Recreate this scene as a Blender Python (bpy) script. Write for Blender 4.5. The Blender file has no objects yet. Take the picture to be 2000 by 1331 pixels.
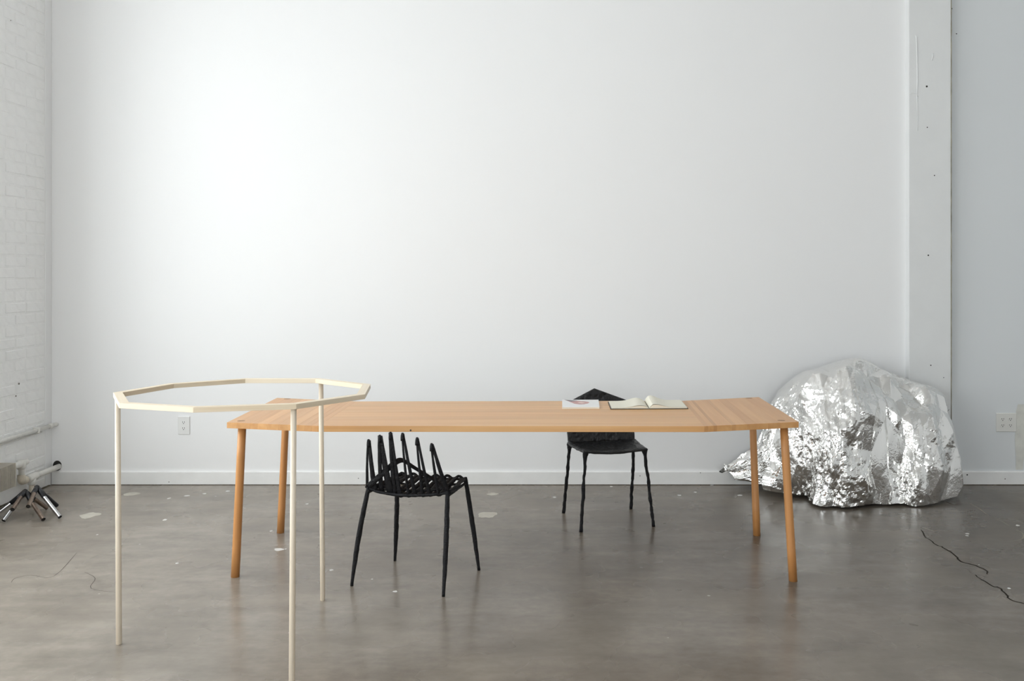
import bpy, bmesh, math, random
from mathutils import Vector, Matrix, noise

# ------------------------------------------------------------------ camera, sky, exposure
SC = bpy.context.scene
F, XV, YH, CH = 1750.0, 1060.0, 532.0, 1.383      # focal length and vanishing point (pixels), eye height (m)
WALL_Y = 5.833
cam_d = bpy.data.cameras.new('camera')
cam = bpy.data.objects.new('camera', cam_d)
SC.collection.objects.link(cam)
cam.location = (0, 0, CH)
cam.rotation_euler = (math.pi / 2, 0, 0)
cam_d.sensor_width = 36.0
cam_d.sensor_fit = 'HORIZONTAL'
cam_d.lens = 36.0 * F / 2000.0
cam_d.shift_x = (1000.0 - XV) / 2000.0
cam_d.shift_y = -(665.5 - YH) / 2000.0
cam_d.clip_start = 0.05
SC.camera = cam

SKY_STRENGTH = 6.4
world = bpy.data.worlds.new('overcast_sky')
SC.world = world
world.use_nodes = True
wbg = world.node_tree.nodes['Background']
wbg.inputs[0].default_value = (0.945, 0.972, 1.0, 1)
wbg.inputs[1].default_value = SKY_STRENGTH

vs = SC.view_settings
vs.view_transform = 'Standard'
vs.look = 'None'
vs.gamma = 1.0
vs.use_curve_mapping = False
vs.exposure = 0.0
SC.cycles.use_denoising = True
SC.cycles.max_bounces = 9
SC.cycles.diffuse_bounces = 7
SC.cycles.glossy_bounces = 4
SC.cycles.transparent_max_bounces = 12
SC.cycles.sample_clamp_indirect = 5.0
SC.cycles.caustics_reflective = False
SC.cycles.caustics_refractive = False
SC.cycles.blur_glossy = 0.8

# windows of the left wall: (near y, far y); daylight enters here
WIN = [(2.70, 4.85), (0.10, 2.20), (-2.50, -0.40)]
SILL, HEAD = 0.47, 3.5
LX, RX, NY, CEIL = -3.2, 5.6, -6.5, 4.4
for k, (a, b) in enumerate(WIN):
    ld = bpy.data.lights.new('window_portal', 'AREA')
    ld.shape = 'RECTANGLE'
    ld.size = HEAD - SILL
    ld.size_y = b - a
    ld.cycles.is_portal = True
    lo = bpy.data.objects.new('window_portal', ld)
    lo.location = (LX - 0.36, (a + b) / 2, (SILL + HEAD) / 2)
    lo.rotation_euler = (0, -math.pi / 2, 0)
    SC.collection.objects.link(lo)
# unseen windows added behind the viewer as fill light: (left x, right x)
FILL_WIN = [(-2.8, -0.8), (-0.2, 1.8)]
FSILL, FHEAD = 0.12, 3.1
for a, b in FILL_WIN:
    ld = bpy.data.lights.new('window_portal', 'AREA')
    ld.shape = 'RECTANGLE'
    ld.size = b - a
    ld.size_y = FHEAD - FSILL
    ld.cycles.is_portal = True
    lo = bpy.data.objects.new('window_portal', ld)
    lo.location = ((a + b) / 2, NY - 0.30, (FSILL + FHEAD) / 2)
    lo.rotation_euler = (math.pi / 2, 0, 0)
    SC.collection.objects.link(lo)

COL = SC.collection
rnd = random.Random(7)


def P(u, v, z):
    """point of the plane at height z seen at a pixel of the 2000x1331 photograph"""
    y = F * (CH - z) / (v - YH)
    return Vector(((u - XV) / F * y, y, z))


def PY(u, v, y):
    """point at depth y"""
    return Vector(((u - XV) / F * y, y, CH - (v - YH) / F * y))


# ------------------------------------------------------------------ materials
def new_mat(name):
    m = bpy.data.materials.new(name)
    m.use_nodes = True
    nt = m.node_tree
    b = nt.nodes['Principled BSDF']
    return m, nt, b


def N(nt, t, **kw):
    n = nt.nodes.new(t)
    for k, v in kw.items():
        setattr(n, k, v)
    return n


def simple(name, col, rough=0.5, metal=0.0, spec=0.5, bump=0.0, bscale=60.0, var=0.0, vscale=8.0):
    m, nt, b = new_mat(name)
    b.inputs['Base Color'].default_value = (*col, 1)
    b.inputs['Roughness'].default_value = rough
    b.inputs['Metallic'].default_value = metal
    b.inputs['Specular IOR Level'].default_value = spec
    tc = N(nt, 'ShaderNodeTexCoord')
    if bump:
        t = N(nt, 'ShaderNodeTexNoise')
        t.inputs['Scale'].default_value = bscale
        t.inputs['Detail'].default_value = 4
        nt.links.new(tc.outputs['Object'], t.inputs['Vector'])
        bp = N(nt, 'ShaderNodeBump')
        bp.inputs['Strength'].default_value = bump
        bp.inputs['Distance'].default_value = 0.01
        nt.links.new(t.outputs['Fac'], bp.inputs['Height'])
        nt.links.new(bp.outputs['Normal'], b.inputs['Normal'])
    if var:
        t = N(nt, 'ShaderNodeTexNoise')
        t.inputs['Scale'].default_value = vscale
        t.inputs['Detail'].default_value = 3
        nt.links.new(tc.outputs['Object'], t.inputs['Vector'])
        r = N(nt, 'ShaderNodeValToRGB')
        r.color_ramp.elements[0].position = 0.3
        r.color_ramp.elements[1].position = 0.7
        r.color_ramp.elements[0].color = (*[c * (1 - var) for c in col], 1)
        r.color_ramp.elements[1].color = (*[min(1, c * (1 + var)) for c in col], 1)
        nt.links.new(t.outputs['Fac'], r.inputs['Fac'])
        nt.links.new(r.outputs['Color'], b.inputs['Base Color'])
    return m


def wood(name, light, dark, rough=0.4, fine=55.0, along=1.6, spec=0.5):
    """grain runs along the local X axis of the board; obj.color tints each board"""
    m, nt, b = new_mat(name)
    b.inputs['Roughness'].default_value = rough
    b.inputs['Specular IOR Level'].default_value = spec
    tc = N(nt, 'ShaderNodeTexCoord')
    oi = N(nt, 'ShaderNodeObjectInfo')
    off = N(nt, 'ShaderNodeVectorMath', operation='SCALE')
    off.inputs[0].default_value = (13.1, 7.7, 5.3)
    nt.links.new(oi.outputs['Random'], off.inputs['Scale'])
    add = N(nt, 'ShaderNodeVectorMath', operation='ADD')
    nt.links.new(tc.outputs['Object'], add.inputs[0])
    nt.links.new(off.outputs[0], add.inputs[1])
    mp = N(nt, 'ShaderNodeMapping')
    mp.inputs['Scale'].default_value = (along, fine, fine)
    nt.links.new(add.outputs[0], mp.inputs['Vector'])
    t = N(nt, 'ShaderNodeTexNoise')
    t.inputs['Scale'].default_value = 1.0
    t.inputs['Detail'].default_value = 4
    t.inputs['Distortion'].default_value = 0.4
    nt.links.new(mp.outputs[0], t.inputs['Vector'])
    mp2 = N(nt, 'ShaderNodeMapping')
    mp2.inputs['Scale'].default_value = (along * .6, fine * .25, fine * .25)
    nt.links.new(add.outputs[0], mp2.inputs['Vector'])
    t2 = N(nt, 'ShaderNodeTexNoise')
    t2.inputs['Scale'].default_value = 1.0
    t2.inputs['Detail'].default_value = 2
    nt.links.new(mp2.outputs[0], t2.inputs['Vector'])
    mx = N(nt, 'ShaderNodeMath', operation='ADD')
    nt.links.new(t.outputs['Fac'], mx.inputs[0])
    nt.links.new(t2.outputs['Fac'], mx.inputs[1])
    r = N(nt, 'ShaderNodeValToRGB')
    r.color_ramp.elements[0].position = 0.36
    r.color_ramp.elements[1].position = 0.64
    r.color_ramp.elements[0].color = (*dark, 1)
    r.color_ramp.elements[1].color = (*light, 1)
    hf = N(nt, 'ShaderNodeMath', operation='MULTIPLY')
    hf.inputs[1].default_value = 0.5
    nt.links.new(mx.outputs[0], hf.inputs[0])
    nt.links.new(hf.outputs[0], r.inputs['Fac'])
    mul = N(nt, 'ShaderNodeMixRGB', blend_type='MULTIPLY')
    mul.inputs['Fac'].default_value = 1.0
    nt.links.new(r.outputs['Color'], mul.inputs['Color1'])
    nt.links.new(oi.outputs['Color'], mul.inputs['Color2'])
    nt.links.new(mul.outputs[0], b.inputs['Base Color'])
    bp = N(nt, 'ShaderNodeBump')
    bp.inputs['Strength'].default_value = 0.05
    bp.inputs['Distance'].default_value = 0.002
    nt.links.new(t.outputs['Fac'], bp.inputs['Height'])
    nt.links.new(bp.outputs['Normal'], b.inputs['Normal'])
    return m


M = {}
M['wall'] = simple('white_wall_paint', (0.86, 0.862, 0.865), 0.55, spec=0.3, var=0.006, vscale=0.8)
M['wall_blue'] = simple('cool_wall', (0.72, 0.745, 0.76), 0.55, spec=0.3)  # darker and bluer than the rest of the back wall
M['trim'] = simple('white_trim_paint', (0.84, 0.84, 0.83), 0.45, spec=0.4, bump=0.05, bscale=30, var=0.03, vscale=9)
M['column'] = simple('white_column_paint', (0.78, 0.79, 0.79), 0.45, spec=0.4, bump=0.10, bscale=22, var=0.015, vscale=6)
M['brick'] = simple('painted_brick', (0.86, 0.862, 0.855), 0.5, spec=0.35, bump=0.35, bscale=40, var=0.02, vscale=14)
M['mortar'] = simple('painted_mortar', (0.85, 0.852, 0.845), 0.55, spec=0.3, bump=0.3, bscale=50, var=0.03, vscale=14)
M['ceiling'] = simple('white_ceiling_paint', (0.86, 0.86, 0.855), 0.7, spec=0.2)
M['pipe'] = simple('white_pipe_paint', (0.76, 0.75, 0.71), 0.4, bump=0.1, bscale=60, var=0.06, vscale=30)
M['pipe_rust'] = simple('stained_pipe_paint', (0.62, 0.56, 0.46), 0.5, bump=0.2, bscale=60, var=0.15, vscale=40)
M['radiator'] = simple('beige_radiator_paint', (0.52, 0.48, 0.42), 0.5, var=0.08, vscale=30)
M['dark'] = simple('dark_gap', (0.02, 0.018, 0.015), 0.9)
M['grime'] = simple('grimy_gap', (0.10, 0.085, 0.06), 0.9, var=0.5, vscale=60)
M['caulk'] = simple('olive_caulk', (0.30, 0.28, 0.22), 0.7, var=0.3, vscale=12)
M['plate'] = simple('white_plastic', (0.80, 0.80, 0.79), 0.3)
M['plate_dim'] = simple('ivory_plastic', (0.74, 0.735, 0.70), 0.35)
M['slot'] = simple('dark_slot', (0.03, 0.03, 0.03), 0.7)
M['slot_pale'] = simple('grey_slot', (0.22, 0.22, 0.22), 0.7)
M['frame_metal'] = simple('window_frame_paint', (0.7, 0.7, 0.68), 0.4)
M['table'] = wood('table_wood', (0.70, 0.405, 0.175), (0.60, 0.31, 0.115), 0.34, fine=38, spec=0.5)
M['table_leg'] = wood('table_leg_wood', (0.62, 0.30, 0.105), (0.50, 0.22, 0.070), 0.42, fine=60, along=3)
M['tenon'] = wood('tenon_end_grain', (0.46, 0.25, 0.11), (0.36, 0.18, 0.07), 0.45, fine=200, along=200)
M['ash'] = wood('pale_ash', (0.85, 0.75, 0.60), (0.75, 0.61, 0.43), 0.42, fine=60, along=2.0)
M['ash_leg'] = wood('pale_ash_dowel', (0.78, 0.69, 0.57), (0.73, 0.62, 0.48), 0.4, fine=80, along=2.0)
M['black'] = simple('black_coating', (0.006, 0.006, 0.0075), 0.55, spec=0.28, bump=0.6, bscale=130)
M['black_skin'] = simple('wrinkled_black_skin', (0.006, 0.006, 0.0066), 0.38, spec=0.5, bump=1.0, bscale=45)
M['paper'] = simple('cream_paper', (0.80, 0.77, 0.66), 0.6, spec=0.2)
M['paper_edge'] = simple('page_edges', (0.62, 0.55, 0.38), 0.7, spec=0.2)
M['cover_white'] = simple('white_cover', (0.82, 0.82, 0.82), 0.35)
M['cover_dark'] = simple('dark_cover', (0.045, 0.033, 0.022), 0.5)
M['print_pink'] = simple('printed_pink', (0.50, 0.24, 0.22), 0.35, var=0.3, vscale=60)
M['print_pale'] = simple('printed_pale_pink', (0.74, 0.54, 0.49), 0.35, var=0.1, vscale=60)
M['print_dark'] = simple('printed_dark', (0.06, 0.05, 0.06), 0.35, var=0.4, vscale=60)
M['steel'] = simple('bare_steel', (0.55, 0.55, 0.56), 0.22, metal=1.0, var=0.12, vscale=40)
M['steel_brown'] = simple('browned_steel', (0.26, 0.20, 0.16), 0.35, metal=0.9, var=0.25, vscale=40)
M['steel_black'] = simple('blackened_steel', (0.03, 0.03, 0.033), 0.35, metal=0.6)
M['patch'] = simple('pale_paint_patch', (0.52, 0.49, 0.42), 0.5, var=0.12, vscale=30)
M['fleck'] = simple('white_paint_fleck', (0.75, 0.74, 0.71), 0.5)
M['crack'] = simple('floor_crack', (0.022, 0.017, 0.012), 0.9, spec=0.1)
M['scratch'] = simple('floor_scratch', (0.42, 0.38, 0.30), 0.6)
M['tape'] = simple('yellowed_filler', (0.68, 0.68, 0.63), 0.6, var=0.08, vscale=20)


def foil_mat():
    m, nt, b = new_mat('silver_foil')
    b.inputs['Metallic'].default_value = 1.0
    b.inputs['Base Color'].default_value = (0.84, 0.835, 0.82, 1)
    b.inputs['Roughness'].default_value = 0.11
    tc = N(nt, 'ShaderNodeTexCoord')
    v = N(nt, 'ShaderNodeTexVoronoi', feature='DISTANCE_TO_EDGE')
    v.inputs['Scale'].default_value = 42
    n = N(nt, 'ShaderNodeTexNoise')
    n.inputs['Scale'].default_value = 95
    n.inputs['Detail'].default_value = 3
    w = N(nt, 'ShaderNodeTexNoise')
    w.inputs['Scale'].default_value = 14
    va = N(nt, 'ShaderNodeMixRGB', blend_type='ADD')
    va.inputs['Fac'].default_value = 0.12
    nt.links.new(tc.outputs['Object'], w.inputs['Vector'])
    nt.links.new(tc.outputs['Object'], va.inputs['Color1'])
    nt.links.new(w.outputs['Color'], va.inputs['Color2'])
    nt.links.new(va.outputs[0], v.inputs['Vector'])
    nt.links.new(tc.outputs['Object'], n.inputs['Vector'])
    ad = N(nt, 'ShaderNodeMath', operation='ADD')
    nt.links.new(v.outputs['Distance'], ad.inputs[0])
    sc = N(nt, 'ShaderNodeMath', operation='MULTIPLY')
    sc.inputs[1].default_value = 0.3
    nt.links.new(n.outputs['Fac'], sc.inputs[0])
    nt.links.new(sc.outputs[0], ad.inputs[1])
    bp = N(nt, 'ShaderNodeBump')
    bp.inputs['Strength'].default_value = 0.18
    bp.inputs['Distance'].default_value = 0.006
    nt.links.new(ad.outputs[0], bp.inputs['Height'])
    nt.links.new(bp.outputs['Normal'], b.inputs['Normal'])
    return m


M['foil'] = foil_mat()


def glass_mat():
    m = bpy.data.materials.new('window_glass')
    m.use_nodes = True
    nt = m.node_tree
    nt.nodes.clear()
    o = N(nt, 'ShaderNodeOutputMaterial')
    tr = N(nt, 'ShaderNodeBsdfTransparent')
    tr.inputs[0].default_value = (0.94, 0.96, 0.95, 1)
    gl = N(nt, 'ShaderNodeBsdfGlossy')
    gl.inputs['Roughness'].default_value = 0.02
    mx = N(nt, 'ShaderNodeMixShader')
    mx.inputs[0].default_value = 0.05
    nt.links.new(tr.outputs[0], mx.inputs[1])
    nt.links.new(gl.outputs[0], mx.inputs[2])
    nt.links.new(mx.outputs[0], o.inputs[0])
    return m


M['glass'] = glass_mat()


def floor_mat():
    m, nt, b = new_mat('polished_concrete')
    L = nt.links.new
    tc = N(nt, 'ShaderNodeTexCoord')

    def nz(scale, detail, rough=0.55, vec=None, dist=0.0):
        t = N(nt, 'ShaderNodeTexNoise')
        t.inputs['Scale'].default_value = scale
        t.inputs['Detail'].default_value = detail
        t.inputs['Roughness'].default_value = rough
        t.inputs['Distortion'].default_value = dist
        L(vec or tc.outputs['Object'], t.inputs['Vector'])
        return t.outputs['Fac']

    def ramp(src, p0, p1, c0, c1):
        r = N(nt, 'ShaderNodeValToRGB')
        r.color_ramp.elements[0].position = p0
        r.color_ramp.elements[1].position = p1
        r.color_ramp.elements[0].color = (*c0, 1)
        r.color_ramp.elements[1].color = (*c1, 1)
        L(src, r.inputs['Fac'])
        return r.outputs['Color']

    def mul(c1, c2, fac=1.0, bt='MULTIPLY'):
        x = N(nt, 'ShaderNodeMixRGB', blend_type=bt)
        if isinstance(fac, float):
            x.inputs['Fac'].default_value = fac
        else:
            L(fac, x.inputs['Fac'])
        for s, c in (('Color1', c1), ('Color2', c2)):
            if isinstance(c, tuple):
                x.inputs[s].default_value = (*c, 1)
            else:
                L(c, x.inputs[s])
        return x.outputs[0]
    base = ramp(nz(0.8, 4, 0.5), 0.3, 0.7, (0.200, 0.172, 0.143), (0.250, 0.224, 0.194))
    blot = ramp(nz(3.0, 4, 0.5), 0.25, 0.75, (0.80, 0.79, 0.78), (1.15, 1.15, 1.15))
    c = mul(base, blot)
    mp = N(nt, 'ShaderNodeMapping')
    mp.inputs['Scale'].default_value = (1.3, 4.5, 1.0)
    mp.inputs['Rotation'].default_value = (0, 0, 0.25)
    L(tc.outputs['Object'], mp.inputs['Vector'])
    streak = ramp(nz(2.0, 4, 0.5, vec=mp.outputs[0]), 0.25, 0.75, (0.80, 0.79, 0.78), (1.14, 1.14, 1.14))
    c = mul(c, streak)
    mp3 = N(nt, 'ShaderNodeMapping')
    mp3.inputs['Scale'].default_value = (7.0, 13.0, 1.0)
    mp3.inputs['Rotation'].default_value = (0, 0, -0.3)
    L(tc.outputs['Object'], mp3.inputs['Vector'])
    c = mul(c, ramp(nz(1.6, 5, 0.62, vec=mp3.outputs[0], dist=0.0), 0.28, 0.72, (0.91, 0.905, 0.90), (1.07, 1.07, 1.07)))
    c = mul(c, ramp(nz(26, 3, 0.6), 0.3, 0.7, (0.93, 0.93, 0.92), (1.06, 1.06, 1.06)))
    # light fall-off painted in: bright with window glare at left, darker, browner at right
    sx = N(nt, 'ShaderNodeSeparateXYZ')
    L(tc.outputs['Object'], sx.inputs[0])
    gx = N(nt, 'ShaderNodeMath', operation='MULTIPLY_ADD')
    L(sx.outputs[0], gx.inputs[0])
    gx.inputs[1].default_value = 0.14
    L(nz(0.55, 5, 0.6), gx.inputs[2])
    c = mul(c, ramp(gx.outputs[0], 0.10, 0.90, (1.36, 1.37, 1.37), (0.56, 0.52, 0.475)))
    # scattered paint spatter
    vo = N(nt, 'ShaderNodeTexVoronoi', feature='F1')
    vo.inputs['Scale'].default_value = 7.0
    L(tc.outputs['Object'], vo.inputs['Vector'])
    sp = N(nt, 'ShaderNodeSeparateColor')
    L(vo.outputs['Color'], sp.inputs[0])
    pick = N(nt, 'ShaderNodeMath', operation='MULTIPLY')
    L(sp.outputs[0], pick.inputs[0])
    pick.inputs[1].default_value = 0.055
    lt = N(nt, 'ShaderNodeMath', operation='LESS_THAN')
    L(vo.outputs['Distance'], lt.inputs[0])
    L(pick.outputs[0], lt.inputs[1])
    gt = N(nt, 'ShaderNodeMath', operation='GREATER_THAN')
    L(sp.outputs[1], gt.inputs[0])
    gt.inputs[1].default_value = 0.62
    an = N(nt, 'ShaderNodeMath', operation='MULTIPLY')
    L(lt.outputs[0], an.inputs[0])
    L(gt.outputs[0], an.inputs[1])
    c = mul(c, (0.48, 0.46, 0.42), an.outputs[0], 'MIX')
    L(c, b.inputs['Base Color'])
    rr = N(nt, 'ShaderNodeMapRange')
    rr.inputs['From Min'].default_value = 0.3
    rr.inputs['From Max'].default_value = 0.7
    rr.inputs['To Min'].default_value = 0.20
    rr.inputs['To Max'].default_value = 0.34
    L(nz(2.3, 3, 0.5), rr.inputs['Value'])
    L(rr.outputs[0], b.inputs['Roughness'])
    b.inputs['Specular IOR Level'].default_value = 0.5
    return m


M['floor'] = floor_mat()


# ------------------------------------------------------------------ mesh helpers
def obj_from(name, verts, faces, mat, parent=None, smooth=False, loc=None, rot=None):
    me = bpy.data.meshes.new(name)
    me.from_pydata([tuple(v) for v in verts], [], faces)
    me.validate()
    bm = bmesh.new()
    bm.from_mesh(me)
    bmesh.ops.recalc_face_normals(bm, faces=bm.faces)
    bm.to_mesh(me)
    bm.free()
    me.materials.append(M[mat] if isinstance(mat, str) else mat)
    if smooth:
        for p in me.polygons:
            p.use_smooth = True
    o = bpy.data.objects.new(name, me)
    COL.objects.link(o)
    if loc is not None:
        o.location = loc
    if rot is not None:
        o.rotation_euler = rot
    if parent is not None:
        put(o, parent)
    return o


def put(o, parent):
    o.parent = parent
    o.matrix_parent_inverse = Matrix.Translation(-Vector(parent.location))


def empty(name, loc, label, cat, group=None):
    o = bpy.data.objects.new(name, None)
    o.empty_display_size = 0.1
    o.location = loc
    COL.objects.link(o)
    tag(o, label, cat, group)
    return o


def tag(o, label=None, cat=None, group=None, kind=None):
    if label:
        o['label'] = label
    if cat:
        o['category'] = cat
    if group:
        o['group'] = group
    if kind:
        o['kind'] = kind
    return o


class MB:
    def __init__(self):
        self.v, self.f = [], []

    def add(self, vs, fs):
        n = len(self.v)
        self.v += [Vector(a) for a in vs]
        self.f += [tuple(i + n for i in f) for f in fs]
        return self

    def box(self, x0, x1, y0, y1, z0, z1, bev=0.0):
        if bev:
            bm = bmesh.new()
            bmesh.ops.create_cube(bm, size=1.0)
            for v in bm.verts:
                v.co = ((x0 + x1) / 2 + v.co.x * (x1 - x0), (y0 + y1) / 2 + v.co.y * (y1 - y0), (z0 + z1) / 2 + v.co.z * (z1 - z0))
            bmesh.ops.bevel(bm, geom=bm.edges[:], offset=bev, segments=2, affect='EDGES', profile=0.5)
            self.bm(bm)
            return self
        vs = [(x, y, z) for x in (x0, x1) for y in (y0, y1) for z in (z0, z1)]
        return self.add(vs, [(0, 1, 3, 2), (4, 6, 7, 5), (0, 4, 5, 1), (2, 3, 7, 6), (0, 2, 6, 4), (1, 5, 7, 3)])

    def bm(self, bm):
        bm.verts.index_update()
        self.add([v.co.copy() for v in bm.verts], [tuple(v.index for v in f.verts) for f in bm.faces])
        bm.free()

    def prism(self, poly, z0, z1, bev=0.0):
        """poly: list of (x, y); extruded in z"""
        bm = bmesh.new()
        lo = [bm.verts.new((p[0], p[1], z0)) for p in poly]
        hi = [bm.verts.new((p[0], p[1], z1)) for p in poly]
        n = len(poly)
        bm.faces.new(lo[::-1])
        bm.faces.new(hi)
        for i in range(n):
            bm.faces.new((lo[i], lo[(i + 1) % n], hi[(i + 1) % n], hi[i]))
        if bev:
            bmesh.ops.bevel(bm, geom=bm.edges[:], offset=bev, segments=2, affect='EDGES', profile=0.5)
        self.bm(bm)
        return self

    def tube(self, pts, radii, sides=10, caps=True, squash=None, lump=0.0, lscale=40.0, up=None):
        """tube through pts; radii a number or list; squash=(a,b) scales the two cross axes"""
        pts = [Vector(p) for p in pts]
        n = len(pts)
        if isinstance(radii, (int, float)):
            radii = [radii] * n
        rings = []
        prev = None
        for i in range(n):
            d = (pts[min(i + 1, n - 1)] - pts[max(i - 1, 0)]).normalized()
            if prev is None:
                ref = Vector(up) if up else (Vector((0, 0, 1)) if abs(d.z) < 0.9 else Vector((0, 1, 0)))
                a = (ref - d * ref.dot(d)).normalized()
            else:
                a = (prev - d * prev.dot(d)).normalized()
            prev = a
            b = d.cross(a)
            r = radii[i]
            ring = []
            for k in range(sides):
                t = 2 * math.pi * k / sides
                sa, sb = squash or (1, 1)
                q = pts[i] + a * (math.cos(t) * r * sa) + b * (math.sin(t) * r * sb)
                if lump:
                    q += (q - pts[i]) * (noise.noise(q * lscale) * lump)
                ring.append(q)
            rings.append(ring)
        vs = [q for ring in rings for q in ring]
        fs = []
        for i in range(n - 1):
            for k in range(sides):
                k2 = (k + 1) % sides
                fs.append((i * sides + k, i * sides + k2, (i + 1) * sides + k2, (i + 1) * sides + k))
        if caps:
            fs.append(tuple(range(sides))[::-1])
            fs.append(tuple((n - 1) * sides + k for k in range(sides)))
        return self.add(vs, fs)

    def build(self, name, mat, parent=None, smooth=False, **kw):
        return obj_from(name, self.v, self.f, mat, parent, smooth, **kw)


def lerp_pts(a, b, n):
    a, b = Vector(a), Vector(b)
    return [a.lerp(b, i / (n - 1)) for i in range(n)]


def smooth_path(pts, n=8):
    """Catmull-Rom"""
    pts = [Vector(p) for p in pts]
    out = []
    for i in range(len(pts) - 1):
        p0 = pts[max(i - 1, 0)]
        p1, p2 = pts[i], pts[i + 1]
        p3 = pts[min(i + 2, len(pts) - 1)]
        for k in range(n):
            t = k / n
            out.append(0.5 * ((2 * p1) + (p2 - p0) * t + (2 * p0 - 5 * p1 + 4 * p2 - p3) * t * t + (3 * p1 - p0 - 3 * p2 + p3) * t ** 3))
    out.append(pts[-1])
    return out


# ------------------------------------------------------------------ the room
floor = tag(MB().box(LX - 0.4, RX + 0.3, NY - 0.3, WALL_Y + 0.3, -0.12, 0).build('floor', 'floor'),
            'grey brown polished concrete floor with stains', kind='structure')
wall_back = tag(MB().box(LX - 0.4, 2.5, WALL_Y, WALL_Y + 0.25, 0, CEIL).build('wall_back', 'wall'),
                'smooth white painted back wall', kind='structure')
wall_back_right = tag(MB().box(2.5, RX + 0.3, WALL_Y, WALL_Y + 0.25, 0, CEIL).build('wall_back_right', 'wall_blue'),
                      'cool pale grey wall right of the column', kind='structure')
tag(MB().box(RX, RX + 0.25, NY - 0.3, WALL_Y, 0, CEIL).build('wall_right', 'wall'), 'white side wall out of frame', kind='structure')
wf = MB().box(LX - 0.4, RX + 0.3, NY - 0.25, NY, 0, FSILL).box(LX - 0.4, RX + 0.3, NY - 0.25, NY, FHEAD, CEIL)
fe = [LX - 0.4] + [e for w in FILL_WIN for e in w] + [RX + 0.3]
for k in range(0, len(fe), 2):
    wf.box(fe[k], fe[k + 1], NY - 0.25, NY, FSILL, FHEAD)
tag(wf.build('wall_front', 'wall'), 'white wall with added fill windows behind the viewer', kind='structure')
tag(MB().box(LX - 0.45, RX + 0.3, NY - 0.3, WALL_Y + 0.3, CEIL, CEIL + 0.15).build('ceiling', 'ceiling'), 'white ceiling', kind='structure')

BRICK_END = 5.752           # the brickwork stops at a plaster strip beside the corner
wl = MB()
x0, x1 = LX - 0.38, LX + 0.0012
wl.box(x0, x1, NY, WALL_Y, 0, SILL)
wl.box(x0, x1, NY, WALL_Y, HEAD, CEIL)
edges = [NY] + [e for w in sorted(WIN) for e in w] + [WALL_Y]
for k in range(0, len(edges), 2):
    wl.box(x0, x1, edges[k], edges[k + 1], SILL, HEAD)
wall_left = tag(wl.build('wall_left', 'mortar'), 'white painted brick side wall with windows', kind='structure')
MB().box(LX - 0.02, LX + 0.004, BRICK_END + 0.006, WALL_Y, 0, CEIL, bev=0.003).build('plaster_strip', 'wall', wall_left)

# bricks: the far stretch of the left wall brick by brick, the rest joined
PITCH, BL, BH = 0.0706, 0.205, 0.0610
variants = []
for k in range(6):
    bm = bmesh.new()
    bmesh.ops.create_cube(bm, size=1.0)
    for v in bm.verts:
        v.co = (v.co.x * 0.02, v.co.y * BL, v.co.z * BH)
        v.co += Vector([rnd.uniform(-.0015, .0015) for _ in range(3)])
    bmesh.ops.bevel(bm, geom=bm.edges[:], offset=0.0045, segments=1, affect='EDGES')
    me = bpy.data.meshes.new('brick')
    bm.to_mesh(me)
    bm.free()
    me.materials.append(M['brick'])
    variants.append(me)
half = bpy.data.meshes.new('brick')
mb = MB().box(-0.01, 0.01, -BL / 4 + .003, BL / 4 - .003, -BH / 2, BH / 2, bev=0.0045)
half.from_pydata([tuple(v) for v in mb.v], [], mb.f)
half.materials.append(M['brick'])
stuff = MB()
for c in range(int(CEIL / PITCH)):
    z = PITCH * (c + 0.5)
    odd = c % 2
    y = BRICK_END
    if c % 6 == 5:
        stepL, odd = BL / 2 + .004, 0
    else:
        stepL = BL + 0.010
    first = True
    while y > 3.0:
        ln = BL / 2 if (c % 6 == 5 or (odd and first)) else BL
        yc = y - ln / 2
        y -= ln + 0.009
        first = False
        lo, hi = yc - ln / 2, yc + ln / 2
        if SILL - 0.02 < z < HEAD + 0.02 and lo < WIN[0][1] + 0.01:
            continue
        if lo > 5.14 and z < 3.45:
            o = bpy.data.objects.new('brick', half if ln < BL else rnd.choice(variants))
            COL.objects.link(o)
            o.location = (LX - 0.0070 + rnd.uniform(-.0015, .0015), yc + rnd.uniform(-.002, .002), z + rnd.uniform(-.0012, .0012))
            o.rotation_euler = (rnd.uniform(-.006, .006), rnd.uniform(-.02, .02), rnd.uniform(-.008, .008))
            o.parent = wall_left
        else:
            stuff.box(LX - 0.016, LX + 0.003 + rnd.uniform(-.0015, .0015), lo, hi, z - BH / 2, z + BH / 2)
tag(stuff.build('brickwork', 'brick', wall_left), kind='stuff')

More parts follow.
